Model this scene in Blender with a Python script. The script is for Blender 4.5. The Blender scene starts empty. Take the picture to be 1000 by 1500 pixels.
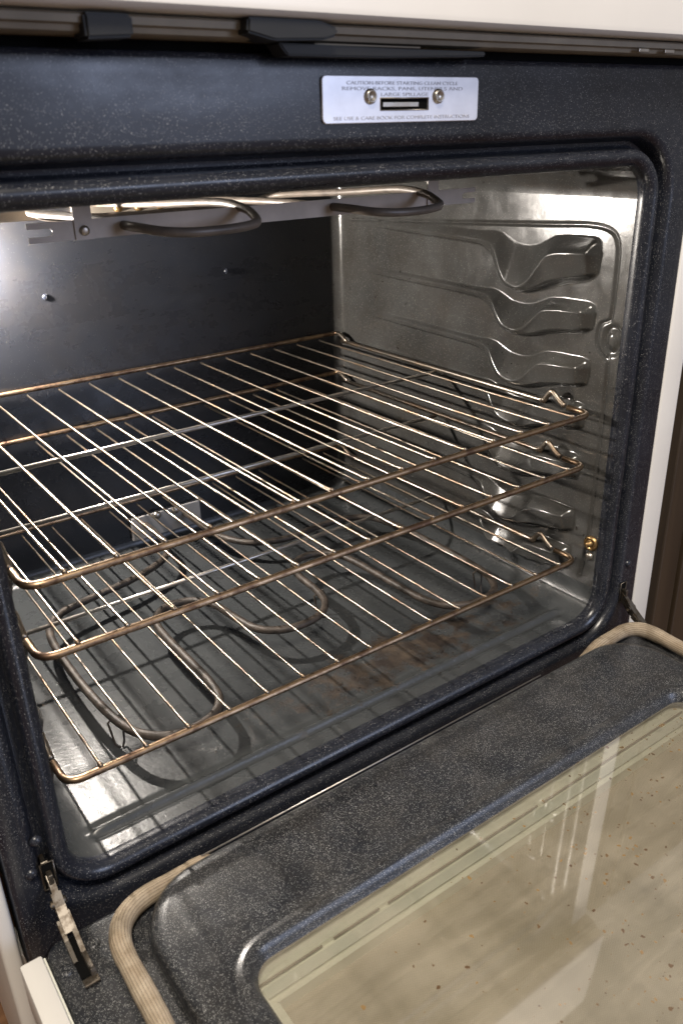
import bpy, bmesh, math, random
import numpy as np
from mathutils import Vector, Matrix

random.seed(7)
S = bpy.context.scene
COL = S.collection
R = math.radians

# ---------------------------------------------------------------- camera
CAM = dict(loc=(-0.38016, -0.47400, 0.49036), yaw=35.151, pitch=-24.732, roll=-1.596, lens=1219.39 / 1500 * 36)
cd = bpy.data.cameras.new('camera'); cam = bpy.data.objects.new('camera', cd); COL.objects.link(cam)
ya, pi_, ro = R(CAM['yaw']), R(CAM['pitch']), R(CAM['roll'])
fw = Vector((math.sin(ya) * math.cos(pi_), math.cos(ya) * math.cos(pi_), math.sin(pi_)))
rt = Vector((math.cos(ya), -math.sin(ya), 0)); up = rt.cross(fw)
rt2 = rt * math.cos(ro) + up * math.sin(ro); up2 = up * math.cos(ro) - rt * math.sin(ro)
m = Matrix((rt2, up2, -fw)).transposed().to_4x4(); m.translation = Vector(CAM['loc'])
cam.matrix_world = m
cd.sensor_fit = 'VERTICAL'; cd.sensor_height = 36; cd.lens = CAM['lens']; cd.clip_start = 0.01; cd.clip_end = 60
S.camera = cam
cd.dof.use_dof = True; cd.dof.focus_distance = 0.80; cd.dof.aperture_fstop = 11

# ---------------------------------------------------------------- light of the room
W = bpy.data.worlds.new('World'); S.world = W; W.use_nodes = True
bg = W.node_tree.nodes['Background']; bg.inputs[0].default_value = (1.0, 0.93, 0.86, 1); bg.inputs[1].default_value = 0.25

def area(name, loc, target, size, power, col):
    l = bpy.data.lights.new(name, 'AREA'); l.shape = 'RECTANGLE'; l.size, l.size_y = size; l.energy = power; l.color = col
    o = bpy.data.objects.new(name, l); COL.objects.link(o); o.location = loc
    o.rotation_euler = (Vector(target) - Vector(loc)).to_track_quat('-Z', 'Y').to_euler()
    return o
area('ceiling_light', (-0.6, -0.95, 2.05), (0, 0, 0.1), (0.5, 0.5), 58, (1.0, 0.90, 0.77))
area('window_light', (1.1, -2.6, 0.95), (0, 0, 0.5), (0.9, 1.1), 26, (0.62, 0.72, 1.0))

S.view_settings.view_transform = 'Standard'; S.view_settings.look = 'None'
S.view_settings.exposure = 0.0; S.view_settings.gamma = 1.0; S.view_settings.use_curve_mapping = False
S.render.engine = 'CYCLES'
S.cycles.max_bounces = 8; S.cycles.transparent_max_bounces = 12; S.cycles.sample_clamp_indirect = 6
S.cycles.caustics_reflective = False; S.cycles.caustics_refractive = False

# ---------------------------------------------------------------- materials
class NT:
    def __init__(s, name):
        s.m = bpy.data.materials.new(name); s.m.use_nodes = True; s.t = s.m.node_tree; s.n = s.t.nodes
        s.b = s.n['Principled BSDF']; s.out = s.n['Material Output']
        s.tc = s.n.new('ShaderNodeTexCoord')
        g = s.n.new('ShaderNodeNewGeometry'); s.pos = g.outputs['Position']
        s.co = s.tc.outputs['Object']
    def l(s, a, b): s.t.links.new(a, b)
    def noise(s, scale, detail=4, rough=0.55, co=None, dist=0):
        x = s.n.new('ShaderNodeTexNoise'); x.inputs['Scale'].default_value = scale; x.inputs['Detail'].default_value = detail
        x.inputs['Roughness'].default_value = rough; x.inputs['Distortion'].default_value = dist
        s.l(co or s.co, x.inputs['Vector']); return x.outputs['Fac']
    def voro(s, scale, co=None, out='Distance', feature='F1'):
        x = s.n.new('ShaderNodeTexVoronoi'); x.feature = feature; x.inputs['Scale'].default_value = scale
        s.l(co or s.co, x.inputs['Vector']); return x.outputs[out]
    def ramp(s, fac, stops):
        x = s.n.new('ShaderNodeValToRGB'); e = x.color_ramp.elements
        while len(e) < len(stops): e.new(0.5)
        for k, (p, c) in enumerate(stops):
            e[k].position = p; e[k].color = (c, c, c, 1) if isinstance(c, (int, float)) else (*c, 1)
        s.l(fac, x.inputs[0]); return x.outputs[0]
    def mix(s, fac, a, b, mode='MIX'):
        x = s.n.new('ShaderNodeMix'); x.data_type = 'RGBA'; x.blend_type = mode
        for v, k in ((fac, 0), (a, 6), (b, 7)):
            if isinstance(v, (int, float)): x.inputs[k].default_value = v if k == 0 else (v, v, v, 1)
            elif isinstance(v, tuple): x.inputs[k].default_value = (*v, 1)
            else: s.l(v, x.inputs[k])
        return x.outputs[2]
    def math(s, op, a, b=0.0, c=0.0):
        x = s.n.new('ShaderNodeMath'); x.operation = op
        for k, v in enumerate((a, b, c)):
            if isinstance(v, (int, float)): x.inputs[k].default_value = v
            else: s.l(v, x.inputs[k])
        return x.outputs[0]
    def sep(s, co=None):
        x = s.n.new('ShaderNodeSeparateXYZ'); s.l(co or s.pos, x.inputs[0]); return x.outputs
    def bump(s, h, strength=0.2, dist=0.001):
        x = s.n.new('ShaderNodeBump'); x.inputs['Strength'].default_value = strength; x.inputs['Distance'].default_value = dist
        s.l(h, x.inputs['Height']); s.l(x.outputs[0], s.b.inputs['Normal'])
    def set(s, **k):
        for a, v in k.items():
            i = s.b.inputs[{'col': 'Base Color', 'rough': 'Roughness', 'metal': 'Metallic', 'coat': 'Coat Weight', 'croughness': 'Coat Roughness', 'spec': 'Specular IOR Level'}[a]]
            if isinstance(v, (int, float)): i.default_value = v
            elif isinstance(v, tuple): i.default_value = (*v, 1)
            else: s.l(v, i)
        return s.m

def enamel(name, base, speck, dens, rough=0.22, dirt=None, mottle=0.35, scale=1700, dirtamt=0.5, spec=0.5, wipes=0.16, pits=0.0, nvar=1.0):
    """speckled porcelain: dark ground, pale flecks, light mottling"""
    t = NT(name)
    n1 = t.noise(9, 5); n2 = t.noise(60, 4)
    ground = t.mix(t.ramp(n1, [(0.3, 0.0), (0.75, 1.0)]), tuple(c * (1 - mottle) for c in base), tuple(c * (1 + mottle) for c in base))
    v = t.n.new('ShaderNodeTexVoronoi'); v.inputs['Scale'].default_value = scale; t.l(t.co, v.inputs['Vector'])
    uneven = t.math('MULTIPLY_ADD', t.noise(38, 4, 0.6), 0.9, 0.05)            # flecks gather and thin out
    pick = t.math('LESS_THAN', t.sep(v.outputs['Color'])[0], t.math('MULTIPLY', uneven, dens * 2))
    dot = t.ramp(v.outputs['Distance'], [(0.32, 1.0), (0.5, 0.0)])
    bright = t.sep(v.outputs['Color'])[1]
    f = t.math('MULTIPLY', t.math('MULTIPLY', pick, dot), t.math('MULTIPLY_ADD', bright, 0.8, 0.2))
    col = t.mix(f, ground, speck)
    if dirt:
        d = t.ramp(t.noise(17, 8, 0.72, dist=0.3), [(0.40, 0.0), (0.85, 1.0)])
        col = t.mix(t.math('MULTIPLY', d, dirtamt), col, dirt)
    if pits:
        pf = t.math('MULTIPLY', t.ramp(t.noise(190, 4, 0.6), [(0.66, 0.0), (0.70, 1.0)]), t.ramp(t.noise(13, 4, 0.6), [(0.42, 0.0), (0.6, 1.0)]))
        col = t.mix(t.math('MULTIPLY', pf, pits), col, (0.016, 0.011, 0.008))
    mp = t.n.new('ShaderNodeMapping'); mp.inputs['Rotation'].default_value = (0.5, 0.3, 0.6); mp.inputs['Scale'].default_value = (6, 60, 22)
    t.l(t.co, mp.inputs[0])
    wipe = t.ramp(t.noise(1.0, 5, 0.65, co=mp.outputs[0], dist=0.5), [(0.45, 0.0), (0.8, 1.0)])
    rr = t.math('ADD', t.math('MULTIPLY_ADD', n2, 0.12 * nvar, rough - 0.06 * nvar), t.math('MULTIPLY', wipe, wipes))
    t.bump(t.noise(260, 2), 0.06, 0.0006)
    return t.set(col=col, rough=rr, spec=spec)

M = {}
M['face'] = enamel('enamel_front', (0.0125, 0.0145, 0.0215), (0.40, 0.40, 0.40), 0.12, 0.28)
M['door'] = enamel('enamel_door', (0.0135, 0.0155, 0.0205), (0.50, 0.50, 0.48), 0.30, 0.30, dirt=(0.085, 0.075, 0.058), dirtamt=0.40, scale=1750)
M['wall'] = enamel('enamel_cavity', (0.056, 0.056, 0.0545), (0.17, 0.165, 0.15), 0.10, 0.18, dirt=(0.030, 0.024, 0.018), dirtamt=0.75, mottle=0.38, scale=1100, wipes=0.05, pits=0.85, nvar=2.0, spec=0.75)
M['back'] = enamel('enamel_cavity_back', (0.012, 0.013, 0.0165), (0.12, 0.115, 0.10), 0.03, 0.27, mottle=0.2, scale=1300, dirt=(0.03, 0.024, 0.017), dirtamt=0.35)  # near-black copy of the cavity enamel: grazing-light shade put into its colour

def floor_mat():
    t = NT('enamel_cavity_floor')
    x, y, z = t.sep()
    g = t.mix(t.ramp(t.noise(12, 5), [(0.3, 0.0), (0.7, 1.0)]), (0.033, 0.036, 0.038), (0.049, 0.0525, 0.0545))
    # burnt-on spill with its own outline near the front, between centre and right
    dx = t.math('MULTIPLY', t.math('SUBTRACT', x, 0.08), 4.3); dy = t.math('MULTIPLY', t.math('SUBTRACT', y, 0.075), 19.0)
    dd = t.math('SQRT', t.math('ADD', t.math('MULTIPLY', dx, dx), t.math('MULTIPLY', dy, dy)))
    edge = t.math('ADD', dd, t.math('MULTIPLY', t.math('SUBTRACT', t.noise(34, 8, 0.75), 0.47), 4.6))
    spill = t.ramp(edge, [(0.35, 1.0), (0.75, 0.0)])
    brown = t.mix(t.ramp(t.noise(45, 5, 0.7), [(0.4, 0.0), (0.62, 1.0)]), (0.016, 0.009, 0.006), (0.062, 0.044, 0.029))
    c = t.mix(t.math('MULTIPLY', spill, 0.85), g, brown)
    crumbs = t.ramp(t.noise(120, 3, 0.6), [(0.69, 0.0), (0.73, 1.0)])
    near = t.ramp(t.noise(11, 3), [(0.5, 0.0), (0.62, 1.0)])
    c = t.mix(t.math('MULTIPLY', crumbs, near), c, (0.02, 0.014, 0.01))
    pale = t.ramp(t.voro(70), [(0.05, 1.0), (0.09, 0.0)])
    c = t.mix(t.math('MULTIPLY', t.math('MULTIPLY', pale, near), 0.5), c, (0.3, 0.29, 0.27))
    t.bump(t.math('ADD', t.math('ADD', t.noise(220, 3), t.math('MULTIPLY', crumbs, 1.5)), t.math('MULTIPLY', t.math('MULTIPLY', spill, t.noise(130, 5, 0.7)), 6.0)), 0.2, 0.0009)
    rr = t.math('MULTIPLY_ADD', t.noise(40, 5), 0.22, 0.17)
    return t.set(col=c, rough=t.mix(spill, rr, 0.5))
M['floor'] = floor_mat()

def steel(name, base, tint, amt, rough, scale=22, spot=1.0):
    t = NT(name)
    f = t.ramp(t.noise(scale, 5, 0.65, co=t.pos), [(0.42, 0.0), (0.62, 1.0)])
    c = t.mix(t.math('MULTIPLY', f, amt), base, tint)
    spots = t.ramp(t.noise(500, 3, 0.6, co=t.pos), [(0.64, 0.0), (0.7, 1.0)])
    c = t.mix(t.math('MULTIPLY', spots, amt * spot), c, (0.05, 0.03, 0.02))
    return t.set(col=c, metal=1.0, rough=t.math('MULTIPLY_ADD', f, 0.15, rough))
M['wire'] = steel('rack_wire_steel', (0.38, 0.340, 0.290), (0.20, 0.135, 0.085), 0.85, 0.31, 30, 0.7)
M['rackbar'] = steel('rack_bar_heat_stained', (0.36, 0.255, 0.160), (0.115, 0.072, 0.05), 1.0, 0.34, 48)
M['crossbar'] = steel('rack_crossbar_steel', (0.58, 0.56, 0.53), (0.35, 0.30, 0.26), 0.7, 0.34)
M['hinge'] = steel('hinge_steel', (0.20, 0.18, 0.155), (0.09, 0.07, 0.05), 0.95, 0.42, 130)
M['screw'] = steel('screw_steel', (0.50, 0.46, 0.41), (0.32, 0.26, 0.19), 0.5, 0.3, 90)
M['brass'] = steel('brass', (0.42, 0.28, 0.13), (0.18, 0.11, 0.05), 0.7, 0.36, 120)

def plain(name, col, rough=0.4, metal=0.0, var=0.12, scale=30, bump=0.05, spec=0.5):
    t = NT(name)
    c = t.mix(t.ramp(t.noise(scale, 5, co=t.pos), [(0.3, 0.0), (0.7, 1.0)]), tuple(v * (1 - var) for v in col), tuple(min(1, v * (1 + var)) for v in col))
    if bump: t.bump(t.noise(scale * 12, 3, co=t.pos), bump, 0.0006)
    return t.set(col=c, rough=rough, metal=metal, spec=spec)
M['white'] = plain('white_painted_steel', (0.78, 0.75, 0.70), 0.30, var=0.04, scale=8, bump=0.03)
M['bracket'] = plain('dull_bracket_steel', (0.50, 0.45, 0.41), 0.5, 0.15, 0.15, 40)
M['tan'] = plain('tan_steel', (0.34, 0.30, 0.25), 0.5, 0.3, 0.1, 30)
M['channel'] = plain('dull_channel_steel', (0.22, 0.19, 0.145), 0.65, 0.1, 0.2, 25)
M['black'] = plain('black_plastic', (0.010, 0.010, 0.010), 0.62, 0, 0.2, 40)
M['gapshade'] = plain('gap_shade_black', (0.004, 0.004, 0.004), 0.9, 0, 0.2, 40, 0, 0.1)  # near-black paint for the shade inside slots and gaps
M['coil'] = plain('heating_rod', (0.046, 0.036, 0.029), 0.5, 0.15, 0.7, 110, 0.4)
M['coiltop'] = plain('heating_rod_upper', (0.15, 0.125, 0.105), 0.42, 0.1, 0.3, 60, 0.2)
M['alu'] = plain('satin_aluminium', (0.72, 0.71, 0.74), 0.42, 0.75, 0.08, 70, 0.05)
M['aluink'] = plain('stamped_letter', (0.44, 0.43, 0.45), 0.5, 0.5, 0.05, 60, 0)
M['ceramic'] = plain('terminal_plate', (0.42, 0.40, 0.38), 0.5, 0.2, 0.12, 50)
M['seam'] = plain('dark_seam', (0.24, 0.20, 0.15), 0.6, 0, 0.3, 60, 0)
M['edgereflect'] = plain('grey_green_edge_reflection', (0.60, 0.62, 0.54), 0.35, 0, 0.08, 16, 0.03)  # reflection at the glass edge, given as a surface colour
M['pale'] = plain('pale_pane_edge', (0.80, 0.79, 0.68), 0.35, 0, 0.05, 16, 0.03)

def gasket_mat():
    t = NT('woven_glass_fibre')
    uv = t.tc.outputs['UV']
    u, v, _ = t.sep(uv)
    a = t.math('SINE', t.math('ADD', t.math('MULTIPLY', u, 1.0), t.math('MULTIPLY', v, 1.0)))
    b = t.math('SINE', t.math('SUBTRACT', t.math('MULTIPLY', u, 1.0), t.math('MULTIPLY', v, 1.0)))
    w = t.math('MULTIPLY', a, b)
    st = t.ramp(t.noise(60, 7, 0.7, dist=0.5), [(0.32, 0.0), (0.72, 1.0)])
    g = t.mix(st, (0.48, 0.40, 0.30), (0.26, 0.195, 0.125))
    g = t.mix(t.ramp(t.noise(24, 6, 0.7), [(0.52, 0.0), (0.74, 0.8)]), g, (0.085, 0.058, 0.036))
    c = t.mix(t.ramp(w, [(0.35, 0.0), (0.85, 1.0)]), g, (0.09, 0.065, 0.045))
    t.bump(w, 0.55, 0.0006)
    return t.set(col=c, rough=0.85, spec=0.2)
M['gasket'] = gasket_mat()

def wood(name, a, b, axis=0):
    t = NT(name)
    mp = t.n.new('ShaderNodeMapping'); sc = [28, 28, 28]; sc[axis] = 2.2; mp.inputs['Scale'].default_value = sc
    t.l(t.pos, mp.inputs[0])
    c = t.mix(t.ramp(t.noise(1.0, 6, 0.65, co=mp.outputs[0], dist=0.6), [(0.32, 0.0), (0.68, 1.0)]), a, b)
    t.bump(t.noise(3, 4, co=mp.outputs[0]), 0.15, 0.001)
    return t.set(col=c, rough=0.38)
M['plank'] = wood('floor_plank_wood', (0.19, 0.095, 0.045), (0.07, 0.032, 0.015), 0)
M['cabinet'] = wood('cabinet_wood', (0.060, 0.042, 0.026), (0.032, 0.022, 0.014), 2)

def glass_mat():
    t = NT('oven_window_glass'); t.n.remove(t.b)
    tr = t.n.new('ShaderNodeBsdfTransparent'); tr.inputs[0].default_value = (0.93, 0.94, 0.89, 1)
    gl = t.n.new('ShaderNodeBsdfGlossy'); gl.inputs['Roughness'].default_value = 0.035
    fr = t.n.new('ShaderNodeFresnel'); fr.inputs[0].default_value = 1.5
    film = t.n.new('ShaderNodeBsdfDiffuse'); film.inputs[0].default_value = (0.78, 0.69, 0.53, 1)
    gre = t.n.new('ShaderNodeBsdfDiffuse')
    m1 = t.n.new('ShaderNodeMixShader'); m2 = t.n.new('ShaderNodeMixShader'); m3 = t.n.new('ShaderNodeMixShader')
    mpg = t.n.new('ShaderNodeMapping'); mpg.inputs['Rotation'].default_value = (0, 0, 0.5); mpg.inputs['Scale'].default_value = (7, 70, 1); t.l(t.co, mpg.inputs[0])
    smear = t.ramp(t.noise(1.0, 6, 0.6, co=mpg.outputs[0], dist=0.8), [(0.4, 0.0), (0.75, 1.0)])
    haze = t.math('ADD', t.math('MULTIPLY_ADD', t.ramp(t.noise(10, 7, 0.65), [(0.32, 0.0), (0.7, 1.0)]), 0.22, 0.06), t.math('MULTIPLY', smear, 0.12))
    t.l(haze, m1.inputs[0]); t.l(tr.outputs[0], m1.inputs[1]); t.l(film.outputs[0], m1.inputs[2])
    # grease spatter: small brown dots, denser towards the front of the door
    v = t.n.new('ShaderNodeTexVoronoi'); v.inputs['Scale'].default_value = 280; v.inputs['Randomness'].default_value = 1
    nz = t.n.new('ShaderNodeTexNoise'); nz.inputs['Scale'].default_value = 160; nz.inputs['Detail'].default_value = 3
    t.l(t.co, nz.inputs['Vector'])
    ad = t.n.new('ShaderNodeVectorMath'); ad.operation = 'MULTIPLY_ADD'; ad.inputs[1].default_value = (0.006, 0.006, 0.006)
    t.l(nz.outputs['Color'], ad.inputs[0]); t.l(t.co, ad.inputs[2]); t.l(ad.outputs[0], v.inputs['Vector'])
    r1, r2, r3 = t.sep(v.outputs['Color'])
    y = t.sep()[1]
    x = t.sep()[0]
    dens = t.math('ADD', t.math('MULTIPLY_ADD', y, -1.15, -0.11), t.math('MULTIPLY', x, 0.55))
    keep = t.math('LESS_THAN', r1, t.math('MULTIPLY', dens, t.ramp(t.noise(20, 4, 0.6), [(0.36, 0.25), (0.66, 2.8)])))
    size = t.math('MULTIPLY_ADD', t.math('MULTIPLY', t.math('MULTIPLY', r2, r2), r2), 0.36, 0.10)
    dot = t.math('MULTIPLY', t.math('LESS_THAN', v.outputs['Distance'], size), keep)
    t.l(t.mix(r3, (0.10, 0.045, 0.015), (0.34, 0.21, 0.08)), gre.inputs[0])
    t.l(t.math('MULTIPLY', dot, 0.85), m2.inputs[0]); t.l(m1.outputs[0], m2.inputs[1]); t.l(gre.outputs[0], m2.inputs[2])
    t.l(t.math('MINIMUM', t.math('MULTIPLY', fr.outputs[0], 6.0), 1.0), m3.inputs[0]); t.l(m2.outputs[0], m3.inputs[1]); t.l(gl.outputs[0], m3.inputs[2])
    t.l(m3.outputs[0], t.out.inputs[0])
    return t.m
M['glass'] = glass_mat()

def dotted_mat():
    t = NT('dot_printed_pane')
    x, y, z = t.sep()
    k = 2 * math.pi / 0.0017
    d = t.math('MULTIPLY', t.math('SINE', t.math('MULTIPLY', x, k)), t.math('SINE', t.math('MULTIPLY', y, k)))
    dots = t.ramp(d, [(0.1, 0.0), (0.45, 1.0)])
    g = t.mix(t.ramp(t.noise(7, 5), [(0.3, 0.0), (0.7, 1.0)]), (0.40, 0.345, 0.262), (0.52, 0.455, 0.35))
    return t.set(col=t.mix(t.math('MULTIPLY', dots, 0.7), g, (0.26, 0.20, 0.14)), rough=0.3)
M['dots'] = dotted_mat()

def bulb_mat():
    t = NT('lit_bulb'); t.n.remove(t.b)
    e = t.n.new('ShaderNodeEmission'); e.inputs[0].default_value = (1.0, 0.92, 0.83, 1); e.inputs[1].default_value = 10500
    t.l(e.outputs[0], t.out.inputs[0]); return t.m
M['bulb'] = bulb_mat()

# ---------------------------------------------------------------- mesh helpers
def link(name, me, mat, parent=None, smooth=False):
    if mat: me.materials.append(M[mat] if isinstance(mat, str) else mat)
    if smooth:
        me.polygons.foreach_set('use_smooth', [True] * len(me.polygons))
    o = bpy.data.objects.new(name, me); COL.objects.link(o); o.parent = parent
    return o
def mesh(name, v, f, mat, parent=None, smooth=False):
    me = bpy.data.meshes.new(name); me.from_pydata([tuple(map(float, p)) for p in v], [], f); me.update()
    bm = bmesh.new(); bm.from_mesh(me); bmesh.ops.recalc_face_normals(bm, faces=bm.faces); bm.to_mesh(me); bm.free()
    return link(name, me, mat, parent, smooth)
def empty(name, loc=(0, 0, 0), **tags):
    o = bpy.data.objects.new(name, None); COL.objects.link(o); o.location = loc
    o.empty_display_size = 0.02
    for k, v in tags.items(): o[k] = v
    return o
def box(name, x0, x1, y0, y1, z0, z1, mat, parent=None, bev=0.0, seg=2, smooth=False):
    bm = bmesh.new(); bmesh.ops.create_cube(bm, size=1)
    bmesh.ops.scale(bm, vec=(x1 - x0, y1 - y0, z1 - z0), verts=bm.verts)
    bmesh.ops.translate(bm, vec=((x0 + x1) / 2, (y0 + y1) / 2, (z0 + z1) / 2), verts=bm.verts)
    if bev: bmesh.ops.bevel(bm, geom=bm.edges[:], offset=bev, segments=seg, affect='EDGES', profile=0.5)
    me = bpy.data.meshes.new(name); bm.to_mesh(me); bm.free()
    return link(name, me, mat, parent, smooth or bev > 0 and seg > 2)
def catmull(pts, n=8, closed=False):
    P = [Vector(p) for p in pts]; out = []; N = len(P)
    rng = range(N) if closed else range(N - 1)
    for i in rng:
        a = P[(i - 1) % N] if closed or i > 0 else P[0] * 2 - P[1]
        b, c = P[i], P[(i + 1) % N]
        d = P[(i + 2) % N] if closed or i + 2 < N else P[-1] * 2 - P[-2]
        for k in range(n):
            t = k / n
            out.append(0.5 * ((2 * b) + (c - a) * t + (2 * a - 5 * b + 4 * c - d) * t * t + (3 * b - a - 3 * c + d) * t ** 3))
    if not closed: out.append(P[-1])
    return out
def fillet(pts, r, n=5, closed=False):
    """polyline with each corner rounded by radius-like length r"""
    P = [Vector(p) for p in pts]; out = []; N = len(P)
    for i, p in enumerate(P):
        if not closed and i in (0, N - 1): out.append(p); continue
        a, c = P[(i - 1) % N], P[(i + 1) % N]
        da, dc = a - p, c - p
        rr = min(r, da.length * 0.48, dc.length * 0.48)
        s, e = p + da.normalized() * rr, p + dc.normalized() * rr
        for k in range(n + 1):
            t = k / n; out.append(s * (1 - t) ** 2 + p * 2 * t * (1 - t) + e * t * t)
    return out
def tube_data(pts, r, seg=10, closed=False, cap=True, uvk=None):
    P = [Vector(p) for p in pts]; N = len(P); v = []; f = []
    tang = []
    for i in range(N):
        a = P[(i - 1) % N] if closed or i > 0 else P[0]
        b = P[(i + 1) % N] if closed or i < N - 1 else P[-1]
        tang.append((b - a).normalized())
    u = tang[0].orthogonal().normalized()
    for i in range(N):
        t = tang[i]; u = (u - t * u.dot(t)).normalized(); w = t.cross(u)
        rr = r(i / (N - 1)) if callable(r) else r
        for k in range(seg):
            an = 2 * math.pi * k / seg
            v.append(P[i] + (u * math.cos(an) + w * math.sin(an)) * rr)
    for i in range(N if closed else N - 1):
        j = (i + 1) % N
        for k in range(seg):
            l = (k + 1) % seg
            f.append((i * seg + k, i * seg + l, j * seg + l, j * seg + k))
    if cap and not closed:
        f.append(tuple(range(seg))[::-1]); f.append(tuple((N - 1) * seg + k for k in range(seg)))
    return v, f
def tube(name, pts, r, mat, parent=None, seg=10, closed=False):
    v, f = tube_data(pts, r, seg, closed); return mesh(name, v, f, mat, parent, True)
def lathe(name, prof, mat, parent=None, axis='z', loc=(0, 0, 0), seg=20):
    """prof: (radius, height) pairs; axis = direction of height, '-y' = towards the viewer"""
    v = []; f = []
    for r, h in prof:
        for k in range(seg):
            a = 2 * math.pi * k / seg; c, s = r * math.cos(a), r * math.sin(a)
            p = {'z': (c, s, h), '-y': (c, -h, s), '-x': (-h, c, s), 'x': (h, c, s)}[axis]
            v.append((p[0] + loc[0], p[1] + loc[1], p[2] + loc[2]))
    for i in range(len(prof) - 1):
        for k in range(seg):
            l = (k + 1) % seg; f.append((i * seg + k, i * seg + l, (i + 1) * seg + l, (i + 1) * seg + k))
    f.append(tuple((len(prof) - 1) * seg + k for k in range(seg)))
    return mesh(name, v, f, mat, parent, True)
def rrect(x0, x1, z0, z1, r, n=10, m=6):
    """rounded rectangle in a plane, list of (p, q, nx, nq), constant sample count"""
    out = []
    cs = [((x1 - r, z0 + r), -90), ((x1 - r, z1 - r), 0), ((x0 + r, z1 - r), 90), ((x0 + r, z0 + r), 180)]
    for (cx, cz), a0 in cs:
        for k in range(n + 1):
            a = R(a0 + 90 * k / n); out.append((cx + r * math.cos(a), cz + r * math.sin(a), math.cos(a), math.sin(a)))
    res = []; N = len(out)
    for i in range(N):
        res.append(out[i])
        if (i + 1) % (n + 1) == 0:
            a, b = out[i], out[(i + 1) % N]
            for k in range(1, m):
                t = k / m; res.append((a[0] + (b[0] - a[0]) * t, a[1] + (b[1] - a[1]) * t, a[2], a[3]))
    return res
def loops_to_mesh(name, loops, mat, parent, smooth=True, capfirst=False, caplast=False):
    n = len(loops[0]); v = [p for l in loops for p in l]; f = []
    for i in range(len(loops) - 1):
        for k in range(n):
            j = (k + 1) % n; f.append((i * n + k, i * n + j, (i + 1) * n + j, (i + 1) * n + k))
    if capfirst: f.append(tuple(range(n)))
    if caplast: f.append(tuple((len(loops) - 1) * n + k for k in range(n)))
    return mesh(name, v, f, mat, parent, smooth)
def prism(name, outline, y0, y1, mat, parent=None):
    """outline in x,z extruded from y0 to y1"""
    n = len(outline); v = [(x, y0, z) for x, z in outline] + [(x, y1, z) for x, z in outline]
    f = [tuple(range(n)), tuple(range(2 * n - 1, n - 1, -1))] + [(k, (k + 1) % n, n + (k + 1) % n, n + k) for k in range(n)]
    return mesh(name, v, f, mat, parent)
def autosmooth(o, ang=35):
    o.data.polygons.foreach_set('use_smooth', [True] * len(o.data.polygons))
    o.data.set_sharp_from_angle(angle=R(ang)); return o

# ================================================================ THE OVEN
oven = empty('oven', (0, 0, 0), label='white kitchen oven with speckled dark enamel cavity and its door lowered open', category='oven')

HX, ZT, RC = 0.292, 0.4565, 0.030       # cavity half width, height, corner radius
YB, BF = 0.470, 0.014                  # back wall plane, fillet at the back
Y0 = 0.012                             # where the liner meets the front lip

def inset(y):
    d = y - (YB - BF)
    return 0.0 if d <= 0 else BF - math.sqrt(max(0.0, BF * BF - d * d))
YS_COARSE = [Y0, 0.02, 0.05, 0.1, 0.2, 0.3, 0.4, 0.44, 0.456] + [YB - BF + BF * math.sin(R(a)) for a in (15, 30, 45, 60, 75, 90)]

def liner_strip(name, prof, mat, extra=None):
    """prof: section points (x,z,nx,nz) with n pointing into the cavity"""
    v = []; f = []; n = len(prof)
    for y in YS_COARSE:
        for (x, z, nx, nz) in prof:
            i = inset(y); v.append((x + nx * i, y, z + nz * i))
    for a in range(len(YS_COARSE) - 1):
        for b in range(n - 1): f.append((a * n + b, a * n + b + 1, (a + 1) * n + b + 1, (a + 1) * n + b))
    return mesh(name, v, f, mat, oven, True)

def arc(cx, cz, a0, a1, r, n=10):
    out = []
    for k in range(n + 1):
        a = R(a0 + (a1 - a0) * k / n); c, s = math.cos(a), math.sin(a)
        out.append((cx + r * c, cz + r * s, -c, -s))
    return out
# ceiling with its two rounded corners
liner_strip('cavity_ceiling', arc(HX - RC, ZT - RC, 0, 90, RC) + arc(-HX + RC, ZT - RC, 90, 180, RC), 'wall')

# floor: fine grid so that the pressed bead along the front is real
def build_floor():
    prof = arc(-HX + RC, RC, 180, 270, RC, 12)
    N = 100
    for k in range(1, N): prof.append((-HX + RC + (2 * HX - 2 * RC) * k / N, 0, 0, 1))
    prof += arc(HX - RC, RC, 270, 360, RC, 12)
    ys = sorted(set(list(np.linspace(Y0, 0.02, 4)) + list(np.arange(0.022, 0.060, 0.001)) + list(np.linspace(0.065, YB - BF, 24)) + [YB - BF + BF * math.sin(R(a)) for a in range(10, 91, 10)]))
    v = []; f = []; n = len(prof)
    for y in ys:
        for (x, z, nx, nz) in prof:
            i = inset(y); dz = 0.0
            if z < 0.002:
                e = min(1.0, max(0.0, (0.270 - abs(x)) / 0.010))
                e = e * e * (3 - 2 * e)
                for c, h, w in ((0.0355, 0.0036, 0.0030),):
                    t = (y - c) / w; dz += h * e * (math.exp(-t * t) - 0.55 * math.exp(-((t - 2.1) ** 2)) - 0.55 * math.exp(-((t + 2.1) ** 2)))
            v.append((x + nx * i, y, z + nz * i + dz))
    for a in range(len(ys) - 1):
        for b in range(n - 1): f.append((a * n + b, a * n + b + 1, (a + 1) * n + b + 1, (a + 1) * n + b))
    return mesh('cavity_floor', v, f, 'floor', oven, True)
build_floor()

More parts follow.
